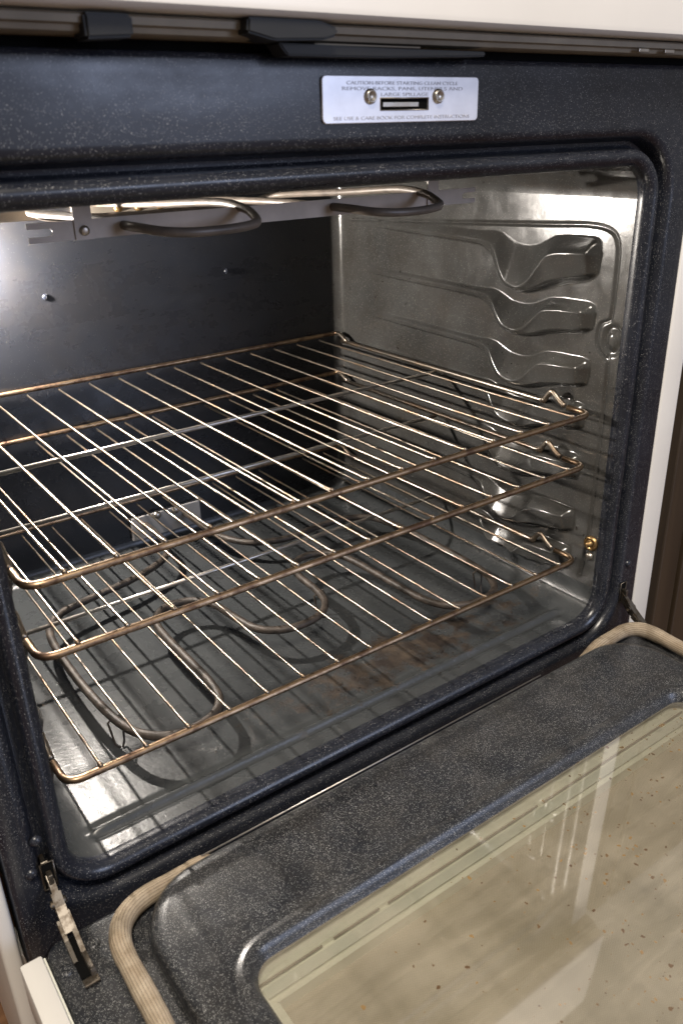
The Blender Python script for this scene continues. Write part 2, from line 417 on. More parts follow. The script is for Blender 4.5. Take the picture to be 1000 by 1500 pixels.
# side walls with pressed rack guides
SLOTS = [0.3880, 0.3275, 0.2725, 0.2265, 0.1715, 0.1095, 0.0635]
KY = np.array([0.028, 0.044, 0.054, 0.080, 0.098, 0.110, 0.122, 0.136, 0.150, 0.163, 0.174, 0.184, 0.205, 0.300, 0.432])
KA = np.array([0.002, 0.002, 0.003, 0.0025, 0.001, -.003, -.0075, -.0095, -.0085, -.0045, -.001, 0.0, -.001, 0.0005, 0.002])
KB = np.array([-.006, -.006, -.005, -.0060, -.009, -.019, -.030, -.0350, -.0330, -.0230, -.011, -.0060, -.0045, -.0030, -.0015])
KC = np.array([-.016, -.022, -.027, -.0320, -.036, -.039, -.041, -.0430, -.0420, -.0380, -.030, -.0200, -.0120, -.0100, -.008])
KH = np.array([0.0, 0.0, 0.85, 1.0, 1.0, 1.0, 1.0, 1.0, 0.95, 0.85, 0.65, 0.45, 0.32, 0.26, 0.0])
def sstep(t):
    t = np.clip(t, 0, 1); return t * t * (3 - 2 * t)
def interp(y, K):
    # shape-keeping cubic through the keys
    h = np.diff(KY); d = np.diff(K) / h; m = np.zeros(len(K))
    for a in range(1, len(K) - 1):
        if d[a - 1] * d[a] > 0:
            w1, w2 = 2 * h[a] + h[a - 1], h[a] + 2 * h[a - 1]; m[a] = (w1 + w2) / (w1 / d[a - 1] + w2 / d[a])
    i = np.clip(np.searchsorted(KY, y) - 1, 0, len(KY) - 2); t = np.clip((y - KY[i]) / h[i], 0, 1)
    return K[i] * (2 * t ** 3 - 3 * t ** 2 + 1) + h[i] * m[i] * (t ** 3 - 2 * t ** 2 + t) + K[i + 1] * (-2 * t ** 3 + 3 * t ** 2) + h[i] * m[i + 1] * (t ** 3 - t ** 2)
OUT = [(0.445, 0.383), (0.30, 0.3895), (0.12, 0.3985), (0.062, 0.4015), (0.036, 0.398), (0.0265, 0.386), (0.025, 0.36), (0.0255, 0.322), (0.029, 0.316), (0.0375, 0.311),
       (0.0395, 0.297), (0.036, 0.287), (0.027, 0.279), (0.0235, 0.268), (0.024, 0.10), (0.030, 0.040)]
def seg_dist(Y, Z, pts):
    d = np.full(Y.shape, 9.0)
    for (a, b), (c, e) in zip(pts[:-1], pts[1:]):
        vy, vz = c - a, e - b; t = np.clip(((Y - a) * vy + (Z - b) * vz) / (vy * vy + vz * vz), 0, 1)
        d = np.minimum(d, np.hypot(Y - a - t * vy, Z - b - t * vz))
    return d
OUTS = [(p.x, p.y) for p in catmull([(a, b, 0) for a, b in OUT], 4)]
def wall_disp(Y, Z):
    D = np.zeros_like(Y)
    for k, zk in enumerate(SLOTS):
        s = 1.35 if k == 0 else 1.0
        a = zk + interp(Y, KA) * (1.2 if k == 0 else 1); b = zk + interp(Y, KB) * s - (0.004 if k == 0 else 0); c = zk + interp(Y, KC) * s
        h = interp(Y, KH) * 0.0165
        up_ = sstep((a + 0.0008 - Z) / np.maximum(a - b, 1e-4)) * 0.15 + np.clip((a - Z) / np.maximum(a - b, 1e-4), 0, 1) * 0.85
        q_ = np.clip((Z - c) / np.maximum(b - c, 1e-4), 0, 1); dn = np.where(q_ > 0.28, 0.72 + 0.28 * (q_ - 0.28) / 0.72, 0.72 * sstep(q_ / 0.28))
        D = np.maximum(D, h * np.minimum(up_, dn) * (Z > c - 0.001) * (Z < a + 0.002))
    d = seg_dist(Y, Z, OUTS)
    D -= 0.0024 * np.exp(-(d / 0.0013) ** 2)
    rr = np.hypot((Y - 0.0215) / 0.0085, (Z - 0.2985) / 0.0125)
    D -= 0.0028 * np.exp(-((rr - 0.95) / 0.28) ** 2); D += 0.0012 * np.exp(-(rr / 0.6) ** 4)
    return D
def blur(D, n):
    for _ in range(n):
        D[1:-1] = 0.25 * D[:-2] + 0.5 * D[1:-1] + 0.25 * D[2:]
        D[:, 1:-1] = 0.25 * D[:, :-2] + 0.5 * D[:, 1:-1] + 0.25 * D[:, 2:]
    return D
def side_wall(sign):
    ys = np.concatenate([np.linspace(Y0, 0.22, 230 if sign > 0 else 90), np.linspace(0.2215, YB - BF, 80), YB - BF + BF * np.sin(np.radians(np.arange(10, 91, 10)))])
    zs = np.linspace(RC, ZT - RC, 470 if sign > 0 else 160)
    Y, Z = np.meshgrid(ys, zs, indexing='ij')
    D = blur(wall_disp(Y, Z), 1)
    D *= np.clip((Z - RC) / 0.006, 0, 1) * np.clip((ZT - RC - Z) / 0.006, 0, 1)
    ins = np.array([inset(y) for y in ys])[:, None]
    X = sign * (HX - ins - D)
    V = np.stack([X, Y, Z], -1).reshape(-1, 3)
    n = len(zs); a = np.arange((len(ys) - 1) * (n - 1)); i, j = a // (n - 1), a % (n - 1); q = i * n + j
    F = np.stack([q, q + 1, q + n + 1, q + n], -1)
    if sign < 0: F = F[:, ::-1]
    me = bpy.data.meshes.new('cavity_wall'); me.vertices.add(len(V)); me.vertices.foreach_set('co', V.ravel())
    me.loops.add(F.size); me.loops.foreach_set('vertex_index', F.ravel().astype(np.int32))
    me.polygons.add(len(F)); me.polygons.foreach_set('loop_start', (np.arange(len(F)) * 4).astype(np.int32))
    me.update(calc_edges=True); me.validate()
    o = link('cavity_wall', me, 'wall', oven, True); o['label'] = 'side wall with pressed rack guides'
    return o
side_wall(1); side_wall(-1)
# back wall
bw = rrect(-HX + BF, HX - BF, BF, ZT - BF, RC - BF, 8, 4)
loops_to_mesh('cavity_back', [[(x, YB - 0.0004, z) for x, z, a, b in bw]], 'back', oven, False, capfirst=True)
for (x, z) in ((-0.104, 0.331), (0.121, 0.334)):
    lathe('stud', [(0.0036, 0.0), (0.0030, 0.0014), (0.0014, 0.0020)], 'face', oven, '-y', (x, YB - 0.001, z), 12)

# front frame round the opening: rolled lip, groove for the gasket, flat enamel face
PROF = [(0.0, Y0), (-0.0018, 0.006), (-0.0008, 0.001), (0.003, -0.0022), (0.0065, -0.0034), (0.0095, -0.0026), (0.0115, 0.0004), (0.0122, 0.005), (0.0130, 0.010),
        (0.0150, 0.0118), (0.0180, 0.0112), (0.0195, 0.007), (0.0205, 0.001), (0.0225, -0.0030), (0.0255, -0.0048), (0.0290, -0.0052)]
base_loop = rrect(-HX, HX, 0, ZT, RC, 12, 8)
FX0, FX1, FZ0, FZ1 = -0.3345, 0.3455, -0.062, 0.5310
loops = []
for d, y in PROF: loops.append([(x + nx * d, y, z + nz * d) for x, z, nx, nz in base_loop])
def outer(p, mg):
    x, z, nx, nz = p; x0, x1, z0, z1 = FX0 + mg, FX1 - mg, FZ0 + mg, FZ1 - mg
    if abs(abs(nx) - abs(nz)) < 0.02: return (x1 if nx > 0 else x0, z1 if nz > 0 else z0)
    ts = []
    if abs(nx) > 1e-6: ts.append(((x1 if nx > 0 else x0) - x) / nx)
    if abs(nz) > 1e-6: ts.append(((z1 if nz > 0 else z0) - z) / nz)
    t = min(ts); return (x + nx * t, z + nz * t)
for mg, y in ((0.012, -0.0052), (0.004, -0.0052), (0.001, -0.0040), (0.0, -0.0015), (0.0, 0.02)):
    loops.append([(outer(p, mg)[0], y, outer(p, mg)[1]) for p in base_loop])
autosmooth(loops_to_mesh('front_frame', loops, 'face', oven), 50)

# rivets and hinge slots on the face
for (x, z) in ((-0.3115, 0.0560), (-0.3190, 0.0300), (0.3255, 0.0560)):
    lathe('rivet', [(0.0042, 0.0), (0.0036, 0.0018), (0.0018, 0.0028)], 'screw' if z < 0.05 and x > 0 else 'face', oven, '-y', (x, -0.0052, z), 14)

# oven lamp on the back wall
lx, lz = -0.192, 0.374
lathe('lamp_socket', [(0.030, 0.0), (0.030, 0.004), (0.026, 0.006), (0.018, 0.006), (0.015, 0.010), (0.006, 0.011), (0.005, 0.018)], 'screw', oven, '-y', (lx, YB - 0.001, lz), 28)
lathe('lamp_bulb', [(0.0035, 0.018), (0.0045, 0.020), (0.0048, 0.026), (0.0045, 0.032), (0.0025, 0.034)], 'bulb', oven, '-y', (lx, YB - 0.001, lz), 24)

# temperature probe socket on the right wall
lathe('probe_socket', [(0.0085, 0.0), (0.0080, 0.0025), (0.0058, 0.0034), (0.0050, 0.0018), (0.0036, 0.0018), (0.0034, 0.0062), (0.0016, 0.0078)], 'brass', oven, '-x', (HX - 0.0003, 0.0195, 0.0815), 20)
lathe('stud', [(0.0048, 0.0), (0.0042, 0.0022), (0.0020, 0.0034)], 'screw', oven, '-x', (HX - 0.0003, 0.0200, 0.0655), 14)

# upper heating element and its hanger
broil = [(-0.040, 0.469, 0.424), (-0.040, 0.430, 0.425), (-0.042, 0.300, 0.4310), (-0.043, 0.170, 0.4385), (-0.0435, 0.125, 0.4365), (-0.0440, 0.108, 0.4320),
         (-0.0520, 0.092, 0.4282), (-0.075, 0.0850, 0.4268), (-0.105, 0.0840, 0.4268), (-0.125, 0.0920, 0.4282), (-0.1365, 0.108, 0.4305), (-0.1390, 0.130, 0.4310),
         (-0.139, 0.220, 0.4310), (-0.139, 0.340, 0.4270), (-0.131, 0.372, 0.426), (-0.105, 0.386, 0.4180), (0.0, 0.388, 0.4150), (0.105, 0.386, 0.4180), (0.131, 0.372, 0.424),
         (0.139, 0.340, 0.4270), (0.139, 0.240, 0.4330), (0.139, 0.160, 0.4385), (0.139, 0.125, 0.4365), (0.1385, 0.108, 0.432), (0.130, 0.092, 0.4282), (0.106, 0.0840, 0.4268), (0.080, 0.0830, 0.4268),
         (0.059, 0.0900, 0.4282), (0.0475, 0.108, 0.4305), (0.0450, 0.130, 0.4310), (0.044, 0.220, 0.431), (0.042, 0.330, 0.428), (0.040, 0.430, 0.425), (0.040, 0.469, 0.424)]
be = tube('broil_element', catmull(broil, 8), 0.0034, 'coiltop', oven, 12)
def notch_strip(x0, x1, z0, z1, n=6):
    h = (z1 - z0); zc = (z0 + z1) / 2; r = h * 0.2; dp = 0.014
    pts = [(x0, z0), (x1, z0), (x1, zc - r)]
    for k in range(n + 1):
        a = R(-90 - 180 * k / n); pts.append((x1 - dp + r * math.cos(a), zc + r * math.sin(a)))
    pts += [(x1, zc + r), (x1, z1), (x0, z1), (x0, zc + r)]
    for k in range(n + 1):
        a = R(90 - 180 * k / n); pts.append((x0 + dp + r * math.cos(a), zc + r * math.sin(a)))
    pts += [(x0, zc - r)]
    return pts
prism('hanger_strip', notch_strip(-0.2075, 0.2085, 0.4240, 0.4372), 0.1300, 0.1314, 'bracket', be)
for x in (-0.1690, 0.1550):
    prism('hanger_tab', [(x - 0.0065, 0.4238), (x + 0.0065, 0.4238), (x + 0.0065, 0.4560), (x - 0.0065, 0.4560)], 0.1286, 0.1298, 'bracket', be)
    lathe('screw', [(0.0036, 0.0), (0.0034, 0.0016), (0.0018, 0.0022)], 'screw', be, '-y', (x, 0.1287, 0.4300), 14)
prism('hanger_plate', [(-0.212, 0.4165), (-0.116, 0.4165), (-0.116, 0.4450), (-0.212, 0.4450)], 0.3980, 0.3994, 'tan', be)
box('terminal_plate', -0.062, 0.066, 0.4600, 0.4690, 0.4080, 0.4470, 'tan', be, 0.001)
for x in (-0.012, 0.012, 0.038):
    lathe('terminal_screw', [(0.0050, 0.0), (0.0046, 0.003), (0.0024, 0.0044)], 'brass', be, '-y', (x, 0.460, 0.4170), 12)

# lower heating element
bake = [(-0.028, 0.469, 0.034), (-0.028, 0.430, 0.033), (-0.031, 0.395, 0.032), (-0.050, 0.365, 0.031), (-0.095, 0.345, 0.030), (-0.150, 0.333, 0.030), (-0.187, 0.322, 0.030), (-0.206, 0.300, 0.030), (-0.213, 0.265, 0.030),
        (-0.2145, 0.200, 0.030), (-0.211, 0.135, 0.030), (-0.203, 0.095, 0.030), (-0.186, 0.0730, 0.030), (-0.165, 0.0660, 0.030), (-0.141, 0.0700, 0.030), (-0.1245, 0.086, 0.030), (-0.1185, 0.112, 0.030),
        (-0.1180, 0.160, 0.030), (-0.1180, 0.210, 0.030), (-0.1140, 0.244, 0.030), (-0.0980, 0.262, 0.030), (-0.0780, 0.264, 0.030), (-0.0600, 0.254, 0.030), (-0.0490, 0.232, 0.030), (-0.0450, 0.200, 0.030),
        (-0.0380, 0.168, 0.030), (-0.0210, 0.1510, 0.030), (0.0030, 0.1450, 0.030), (0.0290, 0.1500, 0.030), (0.0470, 0.168, 0.030), (0.0540, 0.196, 0.030), (0.0560, 0.230, 0.030), (0.0640, 0.256, 0.030), (0.0830, 0.268, 0.030),
        (0.1050, 0.264, 0.030), (0.1210, 0.246, 0.030), (0.1270, 0.215, 0.030), (0.1290, 0.160, 0.030), (0.1320, 0.112, 0.030), (0.1420, 0.084, 0.030), (0.1630, 0.0700, 0.030), (0.1880, 0.0680, 0.030), (0.2100, 0.078, 0.030),
        (0.2230, 0.102, 0.030), (0.2280, 0.140, 0.030), (0.2280, 0.210, 0.030), (0.2250, 0.270, 0.030), (0.2150, 0.305, 0.030), (0.1900, 0.322, 0.030), (0.1500, 0.326, 0.030), (0.0980, 0.322, 0.030), (0.0560, 0.338, 0.031),
        (0.0340, 0.372, 0.032), (0.0290, 0.405, 0.033), (0.0280, 0.440, 0.034), (0.0280, 0.469, 0.034)]
bk = tube('bake_element', catmull(bake, 6), 0.0041, 'coil', oven, 12)
for (x, y) in ((-0.2080, 0.118), (0.0545, 0.186), (0.2255, 0.116)):
    for dx in (-0.0045, 0.0045):
        tube('support_leg', [(x + dx * 0.4, y, 0.0335), (x + dx * 1.5, y + 0.004, 0.026), (x + dx * 0.9, y + 0.001, 0.004), (x + dx * 0.2, y - 0.003, 0.0012)], 0.0010, 'coil', bk, 6)
box('terminal_plate', -0.047, 0.050, 0.4630, 0.4695, 0.0150, 0.0470, 'ceramic', bk, 0.0012)
for x in (-0.012, 0.014):
    lathe('terminal_screw', [(0.0052, 0.0), (0.0048, 0.003), (0.0026, 0.0045)], 'screw', bk, '-y', (x, 0.4630, 0.0430), 12)

# instruction plate above the opening, with its slot, screws and stamped lettering
def plate():
    x0, x1, z0, z1 = -0.0570, 0.0742, 0.4930, 0.5200
    sx0, sx1, sz0, sz1 = -0.0122, 0.0286, 0.5003, 0.5074
    rr = rrect(x0, x1, z0, z1, 0.003, 5, 6); hh = rrect(sx0, sx1, sz0, sz1, 0.0006, 5, 6)
    ys = (-0.0054, -0.0070)
    L = [[(p[0], ys[0], p[1]) for p in rr], [(p[0], ys[1] + 0.0003, p[1]) for p in rr],
         [(p[0] - p[2] * 0.0004, ys[1], p[1] - p[3] * 0.0004) for p in rr],
         [(p[0], ys[1], p[1]) for p in hh], [(p[0], ys[0], p[1]) for p in hh]]
    o = autosmooth(loops_to_mesh('instruction_plate', L, 'alu', oven), 30)
    box('slot', sx0, sx1, -0.0058, -0.0053, sz0, sz1, 'gapshade', o)  # black sheet behind the hole, painted as its inner shade
    box('latch_bolt', -0.0095, 0.0205, -0.0066, -0.0059, 0.5022, 0.5050, 'screw', o, 0.0002)
    frame = [(sx0, -0.0071, sz0), (sx1, -0.0071, sz0), (sx1, -0.0071, sz1), (sx0, -0.0071, sz1)]
    tube('slot_rim', frame, 0.0004, 'screw', o, 6, True)
    for x in (-0.0203, 0.0369):
        lathe('screw', [(0.0047, 0.0), (0.0046, 0.0010), (0.0036, 0.0026), (0.0030, 0.0026), (0.0022, 0.0015)], 'screw', o, '-y', (x, -0.0070, 0.5083), 16)
    for txt, xc, z, w in (('CAUTION-BEFORE STARTING CLEAN CYCLE', 0.0080, 0.5150, 0.0930), ('REMOVE RACKS, PANS, UTENSILS AND', 0.0085, 0.5118, 0.1010),
                          ('LARGE SPILLAGE', 0.0085, 0.5085, 0.0400), ('SEE USE & CARE BOOK FOR COMPLETE INSTRUCTIONS', 0.0085, 0.4950, 0.1150)):
        c = bpy.data.curves.new('lettering', 'FONT'); c.body = txt; c.align_x = 'CENTER'; c.size = 0.0036; c.extrude = 0.00012
        tmp = bpy.data.objects.new('tmp', c); COL.objects.link(tmp)
        bpy.context.view_layer.update()
        me = bpy.data.meshes.new_from_object(tmp.evaluated_get(bpy.context.evaluated_depsgraph_get()))
        bpy.data.objects.remove(tmp)
        co = np.empty(len(me.vertices) * 3); me.vertices.foreach_get('co', co); co = co.reshape(-1, 3)
        k = w / (co[:, 0].max() - co[:, 0].min())
        new = np.stack([xc + co[:, 0] * k, -0.0071 - co[:, 2], z + co[:, 1] * 0.80], -1)
        me.vertices.foreach_set('co', new.ravel()); me.update(); me.materials.clear()
        link('lettering', me, 'aluink', o)
plate()

# control panel above, metal channel and latch below it
def control_panel():
    prof = [(-0.0060, 0.5462), (-0.0270, 0.5462), (-0.0310, 0.5470), (-0.0335, 0.5492), (-0.0340, 0.5525), (-0.0300, 0.6300), (-0.0240, 0.7100), (-0.0200, 0.7160), (-0.0120, 0.7180), (0.0600, 0.7180)]
    x0, x1 = -0.378, 0.383; v = []; f = []
    for y, z in prof: v += [(x0, y, z), (x1, y, z)]
    n = len(prof)
    f = [(2 * i, 2 * i + 1, 2 * i + 3, 2 * i + 2) for i in range(n - 1)] + [tuple(2 * i for i in range(n)), tuple(2 * i + 1 for i in range(n))[::-1]]
    return autosmooth(mesh('control_panel', v, f, 'white', oven), 40)
control_panel()
def channel():
    prof = [(0.004, 0.5452), (-0.0200, 0.5452), (-0.0215, 0.5440), (-0.0215, 0.5405), (-0.0180, 0.5398), (-0.0172, 0.5372), (-0.0150, 0.5364), (0.004, 0.5364)]
    x0, x1 = -0.376, 0.381; v = []
    for y, z in prof: v += [(x0, y, z), (x1, y, z)]
    n = len(prof); f = [(2 * i, 2 * i + 1, 2 * i + 3, 2 * i + 2) for i in range(n - 1)]
    return autosmooth(mesh('channel_rail', v, f, 'channel', oven), 30)
channel()
box('gap_shade_block', -0.37, 0.375, 0.004, 0.03, 0.5316, 0.5450, 'gapshade', oven)  # black filler, coloured as the shade of the gap under the panel
def smooth_prism(name, outline, y0, y1, mat, parent, bev):
    o = prism(name, outline, y0, y1, mat, parent)
    bm = bmesh.new(); bm.from_mesh(o.data); bmesh.ops.bevel(bm, geom=bm.edges[:], offset=bev, segments=2, affect='EDGES'); bm.to_mesh(o.data); bm.free()
    return autosmooth(o, 40)
latch = smooth_prism('door_latch', [(-0.1200, 0.5385), (-0.1030, 0.5350), (-0.0700, 0.5362), (-0.0610, 0.5385), (-0.0600, 0.5425), (-0.0720, 0.5458), (-0.1190, 0.5458)], -0.0300, -0.0080, 'black', oven, 0.0012)
smooth_prism('latch_arm', [(-0.0960, 0.5350), (-0.0900, 0.5286), (-0.0200, 0.5290), (0.0650, 0.5312), (0.0650, 0.5340), (-0.0100, 0.5340)], -0.0220, -0.0068, 'black', latch, 0.0008)
box('latch_spring', -0.070, 0.010, -0.0200, -0.0180, 0.5346, 0.5356, 'channel', latch, 0.0003)
smooth_prism('catch', [(-0.2080, 0.5330), (-0.1830, 0.5345), (-0.1830, 0.5448), (-0.2080, 0.5448)], -0.0260, -0.0080, 'black', oven, 0.0015)
smooth_prism('catch', [(-0.3100, 0.5345), (-0.2620, 0.5345), (-0.2620, 0.5448), (-0.3100, 0.5448)], -0.0260, -0.0080, 'black', oven, 0.0015)
for x in (0.230, 0.262, 0.315):
    box('clip', x - 0.006, x + 0.006, -0.0240, -0.0216, 0.5372, 0.5398, 'screw', oven, 0.0004)

# white side panels of the body
for x0, x1 in ((-0.3500, -0.3375), (0.3490, 0.3810)):
    autosmooth(box('side_panel', x0, x1, -0.0020, 0.62, -0.300, 0.5455, 'white', oven, 0.004, 3), 40)
box('body_back', -0.3370, 0.3480, 0.52, 0.60, -0.30, 0.545, 'white', oven)
box('kick_panel', -0.3370, 0.3480, 0.02, 0.05, -0.300, -0.066, 'white', oven, 0.002)

# ---------------------------------------------------------------- the lowered door
DZ = -0.0130                                   # enamel rim of the door
DX0, DX1, DYE, DYF = -0.3270, 0.3380, -0.0285, -0.5600
GX0, GX1 = -0.2850, 0.3140                     # gasket centre lines
PX0, PX1, PYB, PYF = -0.2680, 0.2880, -0.0370, -0.5200   # raised panel
WX0, WX1, WYB, WYF = -0.2240, 0.2480, -0.1320, -0.4700   # window opening
def door():
    N, Mm = 10, 8
    # rrect runs in (x, y); y grows towards the oven
    rim = rrect(DX0, DX1, DYF, DYE, 0.012, N, Mm); pan = rrect(PX0, PX1, PYF, PYB, 0.052, N, Mm); win = rrect(WX0, WX1, WYF, WYB, 0.018, N, Mm)
    L = []
    def lp(base, d, z): L.append([(x + nx * d, y + ny * d, z) for x, y, nx, ny in base])
    lp(rim, 0.0, DZ - 0.030); lp(rim, 0.0, DZ - 0.005); lp(rim, -0.0012, DZ - 0.0015); lp(rim, -0.004, DZ)
    lp(pan, 0.0035, DZ); lp(pan, 0.0006, DZ + 0.0015); lp(pan, 0.0, DZ + 0.005); lp(pan, -0.0006, DZ + 0.0120); lp(pan, -0.0025, DZ + 0.0150); lp(pan, -0.0060, DZ + 0.0166); lp(pan, -0.0120, DZ + 0.0172)
    lp(win, 0.0260, DZ + 0.0172); lp(win, 0.0200, DZ + 0.0168); lp(win, 0.0165, DZ + 0.0150); lp(win, 0.0135, DZ + 0.0148); lp(win, 0.0105, DZ + 0.0166); lp(win, 0.0075, DZ + 0.0164)
    lp(win, 0.0045, DZ + 0.0140); lp(win, 0.0020, DZ + 0.0100); lp(win, 0.0, DZ + 0.0055)
    o = autosmooth(loops_to_mesh('door', L, 'door', oven), 60); o['label'] = 'lowered oven door with speckled inner panel and window'
    # panes
    gz = DZ + 0.0062
    def sheet(nm, x0, x1, y0, y1, z0, z1, mat, r=0.004): 
        q = rrect(x0, x1, y0, y1, r, 4, 2)
        return loops_to_mesh(nm, [[(p[0], p[1], z0) for p in q], [(p[0], p[1], z1) for p in q]], mat, o, False, True, True)
    q = rrect(WX0 - 0.001, WX1 + 0.001, WYF - 0.001, WYB + 0.001, 0.018, 6, 2)
    gm = bpy.data.meshes.new('window_glass'); gm.from_pydata([(p[0], p[1], gz) for p in q], [], [tuple(range(len(q)))]); gm.update()
    if gm.polygons[0].normal.z < 0: gm.flip_normals()
    link('window_glass', gm, 'glass', o)
    # pale spacer frame under the glass, then the dot-printed pane
    fr = rrect(WX0 - 0.006, WX1 + 0.006, WYF - 0.006, WYB + 0.006, 0.01, 6, 4); inn = rrect(WX0 + 0.010, WX1 - 0.010, WYF + 0.02, WYB - 0.0205, 0.002, 6, 4)
    z1, z2 = DZ - 0.0055, DZ - 0.0190
    F = [[(p[0], p[1], gz - 0.0022) for p in fr], [(p[0], p[1], z1) for p in fr]]
    for d, z in ((0.020, z1), (0.0165, z1 + 0.0004), (0.0155, z1 - 0.0030), (0.0085, z1 - 0.0032), (0.0, z1 - 0.0032), (0.0, z2)):
        F.append([(p[0] + p[2] * d * (1.0 if abs(p[3]) > 0.7 else 0.35), p[1] + p[3] * d, z) for p in inn])
    autosmooth(loops_to_mesh('pane_frame', F, 'pale', o), 30)
    for xa, xb in ((WX0 + 0.003, -0.170), (-0.160, -0.120), (-0.112, 0.045), (0.052, WX1 - 0.004)):
        box('seam', xa, xb, WYB - 0.0072, WYB - 0.0058, z1 + 0.0006, z1 + 0.0014, 'seam', o)
    box('edge_reflection_strip', WX0 + 0.004, WX1 - 0.004, WYB - 0.0175, WYB - 0.0095, z1 + 0.0003, z1 + 0.0012, 'edgereflect', o, 0.0003)  # added strip that paints the reflection along the pane's edge
    sheet('dotted_pane', WX0 + 0.004, WX1 - 0.004, WYF + 0.004, WYB - 0.004, z2 - 0.004, z2, 'dots')
    # added pale rod for the panel's chipped edge and its highlight, towards the oven
    tube('edge_highlight', [(PX0 + 0.060, PYB + 0.0010, DZ + 0.0140), (0.160, PYB + 0.0010, DZ + 0.0140)], 0.0007, 'crossbar', o, 6)
    # gasket: woven rope with u/v for the weave
    gz0 = DZ + 0.0065
    path = fillet([(GX0, -0.545, gz0), (GX0, -0.0400, gz0 + 0.002), (-0.2060, -0.0385, gz0 + 0.002), (-0.192, -0.0365, gz0 - 0.016)], 0.050, 12)
    path2 = fillet([(GX1, -0.545, gz0), (GX1, -0.0310, gz0 + 0.004), (0.2500, -0.0330, gz0 + 0.002), (0.226, -0.0345, gz0 - 0.008)], 0.042, 10)
    for pth in (path, path2):
        dense = []
        for a, b in zip(pth[:-1], pth[1:]):
            k = max(1, int((b - a).length / 0.004))
            for i in range(k): dense.append(a.lerp(b, i / k))
        dense.append(pth[-1])
        seg = 16; nd = len(dense); wob = [0.0073 * (1 + 0.05 * math.sin(i * 0.37) + 0.04 * math.sin(i * 0.11 + 1) + random.uniform(-0.02, 0.02)) for i in range(nd)]
        v, f = tube_data(dense, lambda t: wob[min(nd - 1, int(round(t * (nd - 1))))], seg)
        g = mesh('gasket', v, f, 'gasket', o, True)
        uv = g.data.uv_layers.new(name='weave'); acc = [0.0]
        for a, b in zip(dense[:-1], dense[1:]): acc.append(acc[-1] + (b - a).length)
        for poly in g.data.polygons:
            ks = [g.data.loops[li].vertex_index for li in poly.loop_indices]
            wrap = max(k % seg for k in ks) == seg - 1 and min(k % seg for k in ks) == 0 and len(ks) == 4
            for li, k in zip(poly.loop_indices, ks):
                a = k % seg
                if wrap and a == 0: a = seg
                uv.data[li].uv = (acc[k // seg] / 0.00024, a / seg * 2 * math.pi * 11)
    # outer skin
    for x0, x1, yb in ((-0.3440, -0.3290, -0.0360), (0.3400, 0.3550, -0.0800)):
        autosmooth(box('outer_skin', x0, x1, -0.5900, yb, -0.0560, DZ + 0.0025, 'white', o, 0.0016, 2), 40)
    box('skin_seam', -0.3292, -0.3272, -0.58, -0.036, -0.030, DZ - 0.002, 'pale', o, 0.0005)
    box('outer_sheet', -0.3290, 0.3400, -0.5900, -0.0420, -0.0600, -0.0455, 'white', o, 0.002)
    for (x, y) in ((-0.2975, -0.0470), (-0.3195, -0.0560), (0.316, -0.050)):
        lathe('screw', [(0.0052, 0.0), (0.0046, 0.0014), (0.0028, 0.0022), (0.0012, 0.0012)], 'door', o, 'z', (x, y, DZ), 16)
    return o
dr = door()
droop = R(1.3); dr.rotation_euler = (droop, 0, 0)      # the open door sags a little at its front
dr.location = (0, -0.03 + 0.03 * math.cos(droop), 0.03 * math.sin(droop))

